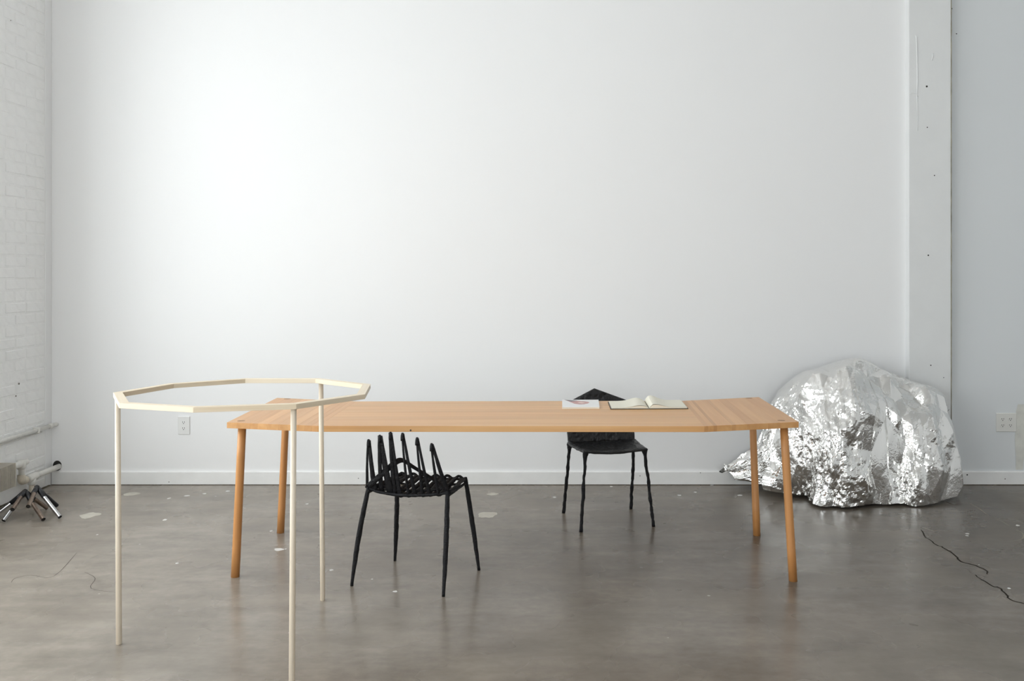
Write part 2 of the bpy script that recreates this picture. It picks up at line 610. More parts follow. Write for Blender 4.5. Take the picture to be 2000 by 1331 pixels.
# windows of the left wall (daylight)
for k, (a, b) in enumerate(WIN):
    fr = MB()
    t = 0.05
    xa, xb = LX - 0.30, LX - 0.24
    fr.box(xa, xb, a, b, SILL, SILL + t).box(xa, xb, a, b, HEAD - t, HEAD)
    fr.box(xa, xb, a, a + t, SILL + t, HEAD - t).box(xa, xb, b - t, b, SILL + t, HEAD - t)
    w = tag(fr.build('window_%d' % (k + 1), 'frame_metal'), 'tall painted multi-pane window in the brick wall', kind='structure')
    for j in range(1, 3):
        yy = a + (b - a) * j / 3
        MB().box(xa + .01, xb - .01, yy - .015, yy + .015, SILL + t, HEAD - t).build('mullion', 'frame_metal', w)
    for j in range(1, 4):
        zz = SILL + (HEAD - SILL) * j / 4
        MB().box(xa + .012, xb - .012, a + t, b - t, zz - .012, zz + .012).build('glazing_bar', 'frame_metal', w)
    for i in range(3):
        for j in range(4):
            ya, yb = a + (b - a) * i / 3 + .02, a + (b - a) * (i + 1) / 3 - .02
            za, zb = SILL + (HEAD - SILL) * j / 4 + .02, SILL + (HEAD - SILL) * (j + 1) / 4 - .02
            MB().add([(xa + .03, ya, za), (xa + .03, yb, za), (xa + .03, yb, zb), (xa + .03, ya, zb)], [(0, 1, 2, 3)]).build('pane', 'glass', w)
    MB().box(LX - 0.24, LX + 0.05, a - .03, b + .03, SILL - .022, SILL + .016, bev=.005).build('window_sill', 'trim', w)

for k, (a, b) in enumerate(FILL_WIN):  # frames and panes of the added fill windows
    t = .05
    ya, yb = NY - .20, NY - .14
    fr = MB().box(a, b, ya, yb, FSILL, FSILL + t).box(a, b, ya, yb, FHEAD - t, FHEAD)
    fr.box(a, a + t, ya, yb, FSILL + t, FHEAD - t).box(b - t, b, ya, yb, FSILL + t, FHEAD - t)
    w = tag(fr.build('window_%d' % (len(WIN) + k + 1), 'frame_metal'), 'unseen multi-pane window behind the viewer, added as fill light', kind='structure')
    for j in range(1, 3):
        xx = a + (b - a) * j / 3
        MB().box(xx - .015, xx + .015, ya + .01, yb - .01, FSILL + t, FHEAD - t).build('mullion', 'frame_metal', w)
    for j in range(1, 4):
        zz = FSILL + (FHEAD - FSILL) * j / 4
        MB().box(a + t, b - t, ya + .012, yb - .012, zz - .012, zz + .012).build('glazing_bar', 'frame_metal', w)
    for i in range(3):
        for j in range(4):
            xa, xb = a + (b - a) * i / 3 + .02, a + (b - a) * (i + 1) / 3 - .02
            za, zb = FSILL + (FHEAD - FSILL) * j / 4 + .02, FSILL + (FHEAD - FSILL) * (j + 1) / 4 - .02
            MB().add([(xa, ya + .03, za), (xb, ya + .03, za), (xb, ya + .03, zb), (xa, ya + .03, zb)], [(0, 1, 2, 3)]).build('pane', 'glass', w)

# column on the back wall
CX0, CX1, CY = 2.36, 2.632, 5.776
column = tag(MB().box(CX0, CX1, CY, WALL_Y + .02, 0, CEIL, bev=0.004).build('trim_1', 'column'),
             'white painted column standing out from the back wall', kind='structure')
pts = [Vector((CX1 + 0.002 + 0.0022 * noise.noise(Vector((0, 0, z * 3.1))), CY + 0.001, z)) for z in [0.02 + i * 0.04 for i in range(110)]]
MB().tube(pts, 0.0032, 6, lump=0.4, lscale=25).build('caulk_line', 'caulk', column, True)


def on_col(u, v):
    return PY(u, v, CY)


def disc(name, c, r, mat, parent, n=10, ry=1.0, t=0.0012):
    vs = [(c.x, c.y - t, c.z)] + [(c.x + r * math.cos(2 * math.pi * k / n), c.y - t * .6, c.z + r * ry * math.sin(2 * math.pi * k / n)) for k in range(n)]
    return obj_from(name, vs, [(0, 1 + k, 1 + (k + 1) % n) for k in range(n)], mat, parent)


for u, v, r in [(1810, 169, .0065), (1811, 249, .004), (1825, 343, .004), (1859, 17, .004), (1813, 499, .005), (1818, 714, .004), (1843, 738, .003)]:
    disc('screw_hole', on_col(u, v), r, 'dark', column)
MB().tube([on_col(u, v) for u, v in [(1788, 69), (1790, 72), (1791, 100), (1792, 150), (1791, 185), (1792, 220), (1792.5, 256)]],
          [.0035, .0045, .004, .0045, .003, .003, .0015], 6, lump=.4).build('paint_run', 'column', column, True)
MB().tube([on_col(u, v) for u, v in [(1775, 183), (1782, 182.5), (1789, 183), (1793, 189)]], [.002, .0025, .003, .002], 6).build('paint_run', 'column', column, True)
MB().tube([on_col(u, v) for u, v in [(1822, 104), (1822, 110), (1820, 118)]], [.003, .004, .003], 6).build('paint_run', 'column', column, True)
MB().tube([on_col(u, v) for u, v in [(1826, 807), (1838, 808), (1849, 806), (1854, 800)]], .0012, 6).build('paint_crack', 'grime', column)

# baseboards
BBH = 0.088


def baseboard(name, xa, xb):
    poly = [(0, 0), (-0.014, 0), (-0.014, BBH - 0.006), (-0.009, BBH), (0, BBH)]
    vs = [(xa, WALL_Y + p[0], p[1]) for p in poly] + [(xb, WALL_Y + p[0], p[1]) for p in poly]
    fs = [(0, 1, 2, 3, 4)[::-1], (5, 6, 7, 8, 9)] + [(i, (i + 1) % 5, 5 + (i + 1) % 5, 5 + i) for i in range(5)]
    return tag(obj_from(name, vs, fs, 'trim'), 'white painted baseboard along the back wall', kind='structure')


bb = baseboard('baseboard_left', LX + 0.012, CX0)
bb2 = baseboard('baseboard_right', CX1, RX)
MB().box(LX + .012, CX0, WALL_Y - .0155, WALL_Y - .001, 0, .004).build('floor_gap', 'grime', bb)
MB().box(CX1, RX, WALL_Y - .0155, WALL_Y - .001, 0, .004).build('floor_gap', 'grime', bb2)
for u, v in [(1368, 924), (700, 935), (330, 942), (1250, 930)]:
    disc('nail_mark', PY(u, v, WALL_Y - .0145), .0035, 'slot_pale', bb)
disc('nail_mark', PY(1889, 928, WALL_Y - .0145), .005, 'dark', bb2)
disc('nail_mark', PY(1963, 936, WALL_Y - .0145), .0035, 'grime', bb2)

# filler strip on the wall right of the outlet, hole where the steam pipe enters
strip = MB()
sp = [(1994, 790, 6), (1992, 805, 8), (1993, 830, 9), (1991, 860, 9), (1992, 890, 8), (1991, 918, 7)]
for k in range(len(sp) - 1):
    a, b = sp[k], sp[k + 1]
    strip.add([PY(a[0] - a[2], a[1], WALL_Y - .0015), PY(a[0] + a[2], a[1], WALL_Y - .0015), PY(b[0] + b[2], b[1], WALL_Y - .0015), PY(b[0] - b[2], b[1], WALL_Y - .0015)], [(0, 1, 2, 3)])
strip.build('filler_strip', 'tape', wall_back_right)
disc('pipe_hole', PY(112, 910, WALL_Y), .029, 'dark', wall_back, 14, 1.15)
for u, v in [(1868, 66)]:
    disc('nail_hole', PY(u, v, WALL_Y), .004, 'dark', wall_back_right)
for u, v, r in [(37, 750, .007), (31, 774, .006), (21, 40, .004)]:
    y = -(LX + .006) * F / (XV - u)
    z = CH - (v - YH) / F * y
    vs = [(LX + .0075, y, z)] + [(LX + .0065, y + r * math.cos(k * .785), z + r * math.sin(k * .785)) for k in range(8)]
    obj_from('wall_hole', vs, [(0, 1 + k, 1 + (k + 1) % 8) for k in range(8)], 'grime', wall_left)
# dirt line where the brick wall meets the floor
MB().box(LX - .002, LX + .012, 4.0, 5.80, 0, .006).build('floor_gap', 'grime', wall_left)


# marks in the floor
def blob(name, u, v, ru, rv, mat, seed, n=18, thick=0.0006):
    c = P(u, v, 0)
    rx = abs(P(u + ru, v, 0).x - c.x)
    ry = abs(P(u, v - rv, 0).y - c.y)
    poly = []
    for k in range(n):
        t = 2 * math.pi * k / n
        r = 1 + 0.45 * noise.noise(Vector((math.cos(t) * 1.3 + seed * 7.1, math.sin(t) * 1.3, seed)))
        poly.append((c.x + rx * r * math.cos(t), c.y + ry * r * math.sin(t)))
    return MB().prism(poly, 0, thick).build(name, mat, floor)


for i, (u, v, ru, rv) in enumerate([(258, 965.5, 14, 3), (175, 1007, 19, 5.5), (953, 1006, 19, 5.5), (962, 966, 12, 2.5), (545, 1074, 9, 2.5)]):
    blob('paint_patch', u, v, ru, rv, 'patch' if i != 4 else 'fleck', i + 1)
for i, (u, v, ru, rv) in enumerate([(322, 1016, 4, 1.5), (772, 1156, 5, 1.6), (647, 1114, 4, 1.6), (346, 1101, 3, 1), (530, 1038, 3, 1), (330, 974, 3, 1.2), (399, 965, 4, 1.2),
                                    (1083, 972, 3, 1.2), (1327, 968, 4, 1.2), (1358, 962, 3, 1), (1194, 951, 3, 1), (1390, 948, 4, 1), (1988, 1027, 4, 1.3), (1889, 1043, 3.5, 1.1), (1889, 1047, 3, 1),
                                    (1971, 1150, 4, 1.2), (727, 1132, 2.5, 1), (558, 1073, 2, 1), (190, 1045, 2, .8), (365, 969, 6, 1.2), (445, 960, 4, 1), (600, 985, 3, 1), (1445, 968, 5, 1.2)]):
    blob('paint_fleck', u, v, ru, rv, 'fleck', i + 11.5, 9)


def ribbon(name, pix, w, mat, jitter=0.0, z=0.0006, sub=4):
    pts = [P(u, v, z) for u, v in pix]
    pts = smooth_path(pts, sub)
    mbb = MB()
    L, R_ = [], []
    for i, p in enumerate(pts):
        d = (pts[min(i + 1, len(pts) - 1)] - pts[max(i - 1, 0)]).normalized()
        nrm = Vector((-d.y, d.x, 0))
        q = p + nrm * rnd.uniform(-jitter, jitter)
        ww = w * (0.5 + 0.5 * math.sin(math.pi * min(1, max(0.1, i / (len(pts) - 1)))))
        L.append(q + nrm * ww)
        R_.append(q - nrm * ww)
    n = len(pts)
    mbb.add(L + R_, [(i, i + 1, n + i + 1, n + i) for i in range(n - 1)])
    return mbb.build(name, mat, floor)


ribbon('floor_crack', [(1798, 1035), (1809, 1050), (1830, 1065), (1842, 1070), (1868, 1087), (1876, 1097), (1905, 1105), (1922, 1113), (1930, 1118), (1926, 1122)], .0042, 'crack', .004)
ribbon('floor_crack', [(1904, 1123), (1918, 1133), (1938, 1146), (1951, 1148), (1965, 1162), (1975, 1173), (2000, 1180), (2040, 1195)], .0038, 'crack', .004)
ribbon('floor_scratch', [(1985, 1036), (1995, 1040), (1999, 1048), (1992, 1055), (1968, 1058)], .0016, 'scratch', 0)
ribbon('floor_scratch', [(1895, 984), (1912, 994), (1931, 1008)], .002, 'scratch', .001)
ribbon('floor_scratch', [(1943, 1014), (1955, 1018), (1972, 1028)], .0016, 'scratch', .001)
ribbon('floor_scratch', [(1800, 1030), (1826, 1039)], .0016, 'scratch', 0)
ribbon('floor_scratch', [(22, 1138), (30, 1130), (60, 1124), (105, 1126), (150, 1080)], .0010, 'crack', 0)
ribbon('floor_scratch', [(165, 1118), (186, 1130), (178, 1150), (230, 1158)], .0010, 'crack', 0)


# ------------------------------------------------------------------ outlets
def outlet(name, u0, v0, u1, v1, cols, label, mat, slotm):
    a, b = PY(u0, v1, WALL_Y), PY(u1, v0, WALL_Y)
    cx, cz = (a.x + b.x) / 2, (a.z + b.z) / 2
    w, h = b.x - a.x, b.z - a.z
    e = empty(name, (cx, WALL_Y, cz), label, 'outlet')
    MB().box(a.x, b.x, WALL_Y - .007, WALL_Y - .0002, a.z, b.z, bev=.003).build('cover_plate', mat, e)
    for c in cols:
        for s in (1, -1):
            fx, fz = cx + c * w, cz + s * h * 0.165
            n = 16
            poly = [(fx + .0155 * math.cos(2 * math.pi * k / n), fz + max(-.0125, min(.0125, .0155 * math.sin(2 * math.pi * k / n)))) for k in range(n)]
            m2 = MB().prism(poly, .0, .0018)
            m2.v = [Vector((p.x, WALL_Y - .0068 - p.z, p.y)) for p in m2.v]
            r = m2.build('receptacle', mat, e)
            for dx in (-.006, .006):
                MB().box(fx + dx - .0014, fx + dx + .0014, WALL_Y - .0090, WALL_Y - .0084, fz - .001, fz + .0075).build('slot', slotm, r)
            disc('ground_hole', Vector((fx, WALL_Y - .0084, fz - .0065)), .0030, slotm, r, 8)
    return e


outlet('wall_outlet', 348, 813.5, 371, 849, (0,), 'white two-socket wall outlet on the back wall under the pale wooden ring', 'plate', 'slot')
outlet('wall_outlet', 1945, 807, 1984.5, 843.5, (-.19, .19), 'four-socket wall outlet on the wall right of the column and foil', 'plate_dim', 'slot')

# ------------------------------------------------------------------ pipes and radiator by the left wall
c1 = empty('conduit_pipe', (LX, 5.4, .39), 'thin white conduit running along the brick wall above the radiator', 'pipe')
MB().tube([(LX + .030, 3.2, .392), (LX + .030, 4.8, .392), (LX + .030, 5.755, .392)], .0125, 12).build('pipe', 'pipe', c1, True)
MB().tube([(LX + .030, 5.755, .392), (LX + .030, 5.785, .392)], .0165, 12).build('coupling', 'pipe', c1, True)
MB().tube(smooth_path([(LX + .030, 5.78, .392), (LX + .032, 5.80, .392), (LX + .036, 5.834, .392)], 4), .013, 12).build('elbow', 'pipe', c1, True)
MB().tube([(LX + .012, 3.2, .366), (LX + .012, 5.70, .366)], .0055, 8).build('cable', 'pipe', c1, True)
for y in (5.62, 5.0):
    MB().box(LX + .004, LX + .044, y - .008, y + .008, .374, .4085, bev=.003).build('clip', 'pipe', c1)

PX, PZ = LX + .052, .118
st = empty('steam_pipe', (PX, 5.5, 0), 'white painted steam pipe with tee and valve at the radiator end', 'pipe')
MB().tube([(PX, 5.56, PZ), (PX, WALL_Y + .05, PZ)], .0175, 14).build('pipe', 'pipe', st, True)
MB().tube([(PX, 5.475, PZ), (PX, 5.480, PZ), (PX, 5.565, PZ), (PX, 5.570, PZ)], [.021, .0245, .0245, .021], 14).build('tee', 'pipe', st, True)
MB().tube([(PX, 5.522, PZ), (PX, 5.522, PZ - .042), (PX, 5.522, PZ - .046)], [.0235, .0235, .019], 14).build('tee_branch', 'pipe', st, True)
MB().tube([(PX, 5.522, PZ - .04), (PX, 5.522, 0)], .0165, 12).build('floor_riser', 'pipe_rust', st, True)
MB().tube([(PX, 5.48, PZ), (PX, 5.43, PZ)], .0155, 12).build('nipple', 'pipe', st, True)
MB().tube(smooth_path([(PX, 5.46, PZ), (PX, 5.425, PZ), (PX, 5.41, PZ + .012), (PX, 5.41, PZ + .04)], 5), .0225, 12).build('elbow', 'pipe_rust', st, True)
MB().tube([(PX, 5.41, PZ + .03), (PX, 5.41, PZ + .115)], .0165, 12).build('valve_riser', 'pipe', st, True)
MB().tube([(PX, 5.41, PZ + .075), (PX, 5.41, PZ + .08), (PX, 5.41, PZ + .125), (PX, 5.41, PZ + .13)], [.019, .025, .025, .018], 12).build('valve_body', 'pipe', st, True)
MB().tube([(PX, 5.41, PZ + .108), (PX, 5.468, PZ + .108), (PX, 5.472, PZ + .108)], [.017, .017, .012], 12).build('valve_cap', 'pipe', st, True)
MB().tube([(PX, 5.41, PZ + .108), (PX, 5.270, PZ + .108)], .021, 10).build('union_nut', 'pipe', st, True)

rad = empty('fin_radiator', (LX + .06, 4.6, 0), 'beige finned radiator low on the brick wall at the left edge', 'radiator')
RY0, RY1, RZ0, RZ1 = 3.3, 5.262, .125, .262
for i in range(int((RY1 - RY0) / .011)):
    y = RY1 - .012 - i * .011
    if y < 4.86:
        break
    MB().box(LX + .012, LX + .108, y - .0022, y + .0022, RZ0 + .002, RZ1).build('fin', 'radiator', rad)
fb = MB()
while y > RY0:
    fb.box(LX + .012, LX + .108, y - .0022, y + .0022, RZ0 + .002, RZ1)
    y -= .011
tag(fb.build('fins', 'radiator', rad), kind='stuff')
MB().box(LX + .010, LX + .110, RY1 - .010, RY1 - .004, RZ0, RZ1 + .002, bev=.001).build('end_plate', 'radiator', rad)
MB().tube([(PX, RY0, PZ + .108), (PX, RY1 + .02, PZ + .108)], .016, 10).build('core_pipe', 'radiator', rad, True)
for y in (3.6, 5.0):
    MB().box(LX - .002, LX + .014, y - .02, y + .02, RZ0 - .02, RZ1 + .01).build('bracket', 'radiator', rad)


# ------------------------------------------------------------------ bent steel tube jacks in the corner
def jack(apex, arms, label):
    e = empty('steel_tube_stand', (apex.x, apex.y, 0), label, 'tube stand', 'bent steel tube stands')
    R = .0115
    for end, mat, cut in arms:
        d = (end - apex).normalized()
        mid = apex.lerp(end, cut)
        if end.z < .02:
            end = Vector((end.x, end.y, R * math.sqrt(max(0, 1 - d.z * d.z)) + .001))
        sl = MB().tube([apex - d * .004, mid], R * 1.06, 12).build('sleeve', 'steel_black', e, True)
        MB().tube([mid - d * .002, end], R, 14, caps=False).build('tube_arm', mat, e, True)
        MB().tube([end - d * .004, end - d * .003], R * .97, 12).build('tube_end', 'dark', sl)
    MB().tube([apex - Vector((0, 0, .016)), apex - Vector((0, 0, .01)), apex + Vector((0, 0, .006)), apex + Vector((0, 0, .010))], [.009, .0145, .0135, .006], 10).build('hub', 'steel_black', e, True)


jack(PY(49, 960, 5.10), [(P(7, 1021, 0), 'steel', .12), (P(85, 1019, 0), 'steel_brown', .42), (P(-14, 1013, 0), 'steel', .45),
                         (P(92, 996, 0), 'steel_brown', .4), (PY(24, 996, 4.90), 'steel_brown', .35)],
     'splayed bent steel tubes with the lower apex, nearer the radiator')
jack(PY(72, 952, 5.12), [(P(117, 1014, 0), 'steel', .33), (P(111, 991, 0), 'steel_black', .3), (PY(55, 990, 4.92), 'steel_brown', .35),
                         (P(58, 975, 0), 'steel_black', .4)],
     'splayed bent steel tubes with the taller apex, below the steam pipe tee')

# ------------------------------------------------------------------ long table
TZ, TT = 0.71, 0.026
fl, fm1, fm2, fr_ = P(443, 825.5, TZ), P(621, 832.5, TZ), P(1375, 833, TZ), P(1560, 824.5, TZ)
bl, bm1, bm2, br = P(541, 777.5, TZ), P(696, 784.5, TZ), P(1334, 783.3, TZ), P(1482, 776, TZ)
table = empty('long_table', (0, 4.2, 0), 'long light wooden table with angled ends and round legs', 'table')
TC = random.Random(21)


def board(poly, along, tone, name='board'):
    """poly of four world points; local X runs along the grain"""
    c = sum((Vector((p[0], p[1], 0)) for p in poly), Vector()) / len(poly)
    ang = math.atan2(along.y, along.x)
    rot = Matrix.Rotation(-ang, 4, 'Z')
    loc = [rot @ (Vector((p[0], p[1], 0)) - c) for p in poly]
    mb_ = MB().prism([(p.x, p.y) for p in loc], -TT, 0, bev=.0007)
    o = mb_.build(name, 'table', None)
    o.location = (c.x, c.y, TZ)
    o.rotation_euler = (0, 0, ang)
    o.color = (*tone, 1)
    put(o, table)
    return o


def strip_quad(a0, a1, b0, b1, t0, t1):
    g = 0.00012
    return [a0.lerp(a1, t0 + g), a0.lerp(a1, t1 - g), b0.lerp(b1, t1 - g), b0.lerp(b1, t0 + g)]


cuts = [0, .11, .235, .36, .50, .63, .77, .88, 1]
tones_mid = [1.0, 1.02, .97, 1.04, .98, 1.03, .95, 1.0]
for k in range(8):
    q = strip_quad(fm1, bm1, fm2, bm2, cuts[k], cuts[k + 1])
    t = tones_mid[k]
    board(q, (fm2 - fm1), (t, t, t * 1.0))
lt = [(0, .11, 1.0), (.11, .26, .93), (.26, .34, .98), (.34, .45, 1.06), (.45, .57, .98), (.57, .67, .93), (.67, .78, 1.02), (.78, .86, .95), (.86, .93, .92), (.93, 1, .96)]
for a, b, t in lt:
    board(strip_quad(fl, fm1, bl, bm1, a, b), (bl - fl), (t, t * (.97 - .25 * max(0, 1 - t)), t * (.95 - .45 * max(0, 1 - t))))
rt = [(0, .045, .90), (.045, .10, .98), (.10, .135, .82), (.135, .29, 1.0), (.29, .33, .88), (.33, .45, 1.0), (.45, .55, .93), (.55, .67, .98), (.67, .80, .95), (.80, 1, .98)]
for a, b, t in rt:
    board(strip_quad(fm2, fr_, bm2, br, a, b), (br - fr_), (t, t * (.97 - .25 * max(0, 1 - t)), t * (.95 - .45 * max(0, 1 - t))))
for u, v in ((802, 841), (1318, 843)):
    p = PY(u, v, fm1.lerp(fm2, .3).y - .0008)
    disc('knot', p, .0042, 'cover_dark', table, 8, 1.0)


def tleg(top, foot):
    n = 6
    d = foot - top
    o = None
    L_ = d.length
    r = .0183
    mbx = MB().tube([Vector((i * L_ / (n - 1), 0, 0)) for i in range(n)], [r * .97, r, r, r * 1.02, r * 1.04, r * 1.04], 20)
    # shear the two ends level with the table and the floor
    q = Vector((1, 0, 0)).rotation_difference(d.normalized())
    out = []
    for i, v in enumerate(mbx.v):
        w = q @ v + top
        if i < 20:
            w -= d.normalized() * ((w.z - top.z) / d.normalized().z)
        elif 20 * (n - 1) <= i:
            w -= d.normalized() * ((w.z - foot.z) / d.normalized().z)
        out.append(w)
    inv = q.inverted()
    loc = [inv @ (w - top) for w in out]
    o = obj_from('leg', loc, mbx.f, 'table_leg', None, True)
    o.location = top
    o.rotation_mode = 'QUATERNION'
    o.rotation_quaternion = q
    o.color = (1, 1, 1, 1)
    put(o, table)


ztop = TZ - TT - .0005
for (u0, yy, foot_px, tn) in [(473, None, (459.5, 1127), (471, 822.5)), (559.5, None, (548, 1041), (561, 779.6)),
                              (1469, None, (1478, 1046), (1463, 778.3)), (1531, None, (1549, 1135), (1526, 821.8))]:
    foot = P(foot_px[0], foot_px[1], 0)
    tcen = P(tn[0], tn[1], TZ)
    tp = Vector(((u0 - XV) / F * tcen.y, tcen.y, ztop))
    tleg(tp, foot)
    poly = [(tcen.x + .018 * math.cos(2 * math.pi * k / 16), tcen.y + .018 * math.sin(2 * math.pi * k / 16)) for k in range(16)]
    tnn = MB().prism(poly, TZ - .004, TZ + .0003).build('tenon_end', 'tenon', table)
    MB().box(tcen.x - .015, tcen.x + .015, tcen.y - .0016, tcen.y + .0016, TZ - .003, TZ + .0006).build('wedge', 'cover_dark', tnn)

# ------------------------------------------------------------------ pale nine-sided ring on three legs
RH = .936
ring_px = [(221, 767), (232.8, 788), (377.5, 796.3), (578.7, 789.7), (712.9, 770.6), (723.8, 750.6), (624, 739), (479.3, 739), (331, 749)]
rv = [P(u, v, RH) for u, v in ring_px]
rc = sum(rv, Vector()) / 9
ringo = empty('ring_stand', (rc.x, rc.y, 0), 'pale wooden nine-sided open ring on three thin legs', 'stand')
BW, BHT = .031, .0175


def miter(i, w):
    p, a, b = rv[i], rv[i - 1], rv[(i + 1) % 9]
    d1 = (p - a).normalized()
    d2 = (b - p).normalized()
    n1, n2 = Vector((-d1.y, d1.x, 0)), Vector((-d2.y, d2.x, 0))
    if n1.dot(rc - p) < 0:
        n1, n2 = -n1, -n2
    m = (n1 + n2).normalized()
    return p + m * (w / max(.3, m.dot(n1)))


for i in range(9):
    j = (i + 1) % 9
    a, b, c, d = rv[i], rv[j], miter(j, BW), miter(i, BW)
    cen = (a + b + c + d) / 4
    dr = b - a
    ang = math.atan2(dr.y, dr.x)
    rot = Matrix.Rotation(-ang, 4, 'Z')
    sh = [rot @ (p - cen) for p in (a, b, c, d)]
    o = MB().prism([(p.x, p.y) for p in sh], -BHT, 0, bev=.0006).build('ring_bar', 'ash', None)
    o.location = cen
    o.rotation_euler = (0, 0, ang)
    t = [1, 1.03, .98, 1.0, .97, 1.02, 1.04, .97, 1.0][i]
    o.color = (t, t, t, 1)
    put(o, ringo)
for i, utop, fpx in ((0, 229.8, (232.3, 1259)), (3, 573.5, (570, 1342)), (6, 627, (630.3, 1173.5))):
    foot = P(*fpx, 0)
    tp = miter(i, BW * .5)
    tp = Vector(((utop - XV) / F * tp.y, tp.y, RH - BHT - .0004))
    L_ = (foot - tp).length
    q = Vector((1, 0, 0)).rotation_difference((foot - tp).normalized())
    o = MB().tube([(0, 0, 0), (L_ * .5, 0, 0), (L_ - .0015, 0, 0), (L_, 0, 0)], [.0098, .0100, .0102, .0085], 18).build('leg', 'ash_leg', None, True)
    o.location = tp
    o.rotation_mode = 'QUATERNION'
    o.rotation_quaternion = q
    o.color = (1, 1, 1, 1)
    put(o, ringo)

# ------------------------------------------------------------------ open-work black chair (near side of the table)
SZ = .430
c_nl, c_nr, c_fr = P(719.5, 955, SZ), P(874, 962, SZ), P(909, 936.5, SZ)
c_fl = Vector((c_nl.x + .085, c_nl.y + .255, SZ))
ch1 = empty('openwork_chair', ((c_nl.x + c_fr.x) / 2, (c_nl.y + c_fr.y) / 2, 0),
            'black openwork chair with spiky looped back, on the near side of the table', 'chair')


def blade(mbx, pts, wid, thk, up=(0, 0, 1), lump=.12):
    mbx.tube(pts, 1.0, 8, squash=(wid / 2, thk / 2), up=up, lump=lump, lscale=45)


for top, fpx in ((c_nl, (687, 1145)), (c_nr, (866, 1166)), (c_fl, (771.5, 1096)), (c_fr, (935.5, 1114.5))):
    ft = P(fpx[0], fpx[1], 0)
    pts = lerp_pts(top + (top - ft).normalized() * .008, ft, 26)
    bend = (top - ft).cross(Vector((0, 1, 0))).normalized()
    for i, p in enumerate(pts):
        t = i / 25
        p += bend * (.006 * math.sin(math.pi * t)) * (1 if top is c_nl else -.4)
    rad_ = [.0092 + .0022 * math.sin(math.pi * min(1, i / 25 * 1.1)) - (.0022 * max(0, (i / 25 - .7) / .3)) for i in range(26)]
    MB().tube(pts, rad_, 10, lump=.18, lscale=55).build('leg', 'black', ch1, True)

# six spires: (top px), (left base px), (right base px); the seat bars run on from the bases to the front edge
spires = [((719.8, 857.4), (717.5, 950), (732.5, 957)), ((741.7, 848.6), (745, 957), (763, 963)), ((762.7, 842.8), (771, 965), (782, 968)),
          ((786.2, 844.7), (798, 968), (811.5, 967)), ((814.7, 853.5), (826, 967), (840, 966.5)), ((843, 865), (857, 966), (875, 961))]


def back_edge(t, sag):
    p = c_nl.lerp(c_nr, t)
    p.z -= sag
    return p


bw_dir = (c_nl - c_fl).normalized()        # towards the viewer, away from the seat
ys = []
for k, (tp, lb, rb) in enumerate(spires):
    def basep(px):
        t = (px[0] - 717) / (875 - 717)
        y = c_nl.y + (c_nr.y - c_nl.y) * t
        return PY(px[0], px[1], y + .004)
    L0, R0 = basep(lb), basep(rb)
    T0 = PY(tp[0], tp[1] + 3, (L0.y + R0.y) / 2 - .075)
    ax = (c_nr - c_nl).normalized()
    wtop = .008
    wl_, wr_ = [.016, .026, .026, .016, .017, .018][k], [.030, .040, .025, .022, .020, .027][k]
    TL, TR = T0 - ax * wtop * .35, T0 + ax * wtop * .35
    loop = MB()
    # left and right strips, flat faces turned sideways
    for s, B0, TT0, wd in ((-1, L0, TL, wl_), (1, R0, TR, wr_)):
        pts = lerp_pts(B0 + Vector((0, 0, -.006)), TT0, 12)
        for i, p in enumerate(pts):
            t = i / 11
            p += Vector((0, -1, 0)) * (.012 * math.sin(math.pi * t))
        loop.tube(pts, [1 - .45 * i / 11 if wd > .015 else 1 - .25 * i / 11 for i in range(12)], 8, squash=(wd * .5, .0055), up=(1, -.45, 0), lump=.12, lscale=45)
    loop.tube(lerp_pts(T0 - Vector((0, 0, .03)), T0 + Vector((0, 0, .004)), 4), [.0085, .0085, .0078, .0045], 8, lump=.12)
    loop.build('back_spire', 'black', ch1, True)
    ys.append((L0, R0))

# seat: bars running from the back spires to the front edge in loops, plus side bars
for k, (L0, R0) in enumerate(ys):
    t0, t1 = (k + .12) / 6, (k + .78) / 6
    f0 = c_fl.lerp(c_fr, t0) + Vector((0, 0, .002))
    f1 = c_fl.lerp(c_fr, t1) + Vector((0, 0, .002))
    mid = (f0 + f1) / 2 + Vector((0, .010, .004))
    for B0, f in ((L0, f0), (R0, f1)):
        pts = smooth_path([B0 + Vector((0, 0, -.004)), B0.lerp(f, .35) + Vector((0, 0, -.012)), B0.lerp(f, .75) + Vector((0, 0, -.004)), f], 5)
        MB().tube(pts, 1.0, 8, squash=(.0065, .0125), lump=.15, lscale=45).build('seat_bar', 'black', ch1, True)
    MB().tube(smooth_path([f0, (f0 + mid * 2) / 3 + Vector((0, 0, .005)), mid + Vector((0, 0, .003)), (f1 + mid * 2) / 3 + Vector((0, 0, .004)), f1], 4), 1.0, 8, squash=(.0065, .008), lump=.12).build('front_loop', 'black', ch1, True)
for dz, k in ((0, 0.0), (-.018, .0), (.004, -.10)):
    a = c_nr.lerp(c_nl, -k) + Vector((0, 0, dz))
    b = c_fr.lerp(c_fl, -k * 1.2) + Vector((0, 0, dz))
    MB().tube(lerp_pts(a, b, 8), 1.0, 8, squash=(.0055, .006), lump=.15).build('side_bar', 'black', ch1, True)
for dz in (0, -.016):
    MB().tube(lerp_pts(c_nl + Vector((0, 0, dz)), c_fl + Vector((0, 0, dz)), 8), 1.0, 8, squash=(.0055, .006), lump=.15).build('side_bar', 'black', ch1, True)
bpath = [PY(719, 953, c_nl.y), PY(740, 961, c_nl.y - .01), PY(775, 967, (c_nl.y + c_nr.y) / 2), PY(815, 968, (c_nl.y + c_nr.y) / 2 - .012), PY(850, 966, c_nr.y + .01), PY(875, 963, c_nr.y)]
MB().tube(smooth_path(bpath, 6), 1.0, 8, squash=(.0075, .007), lump=.2).build('back_rail', 'black', ch1, True)
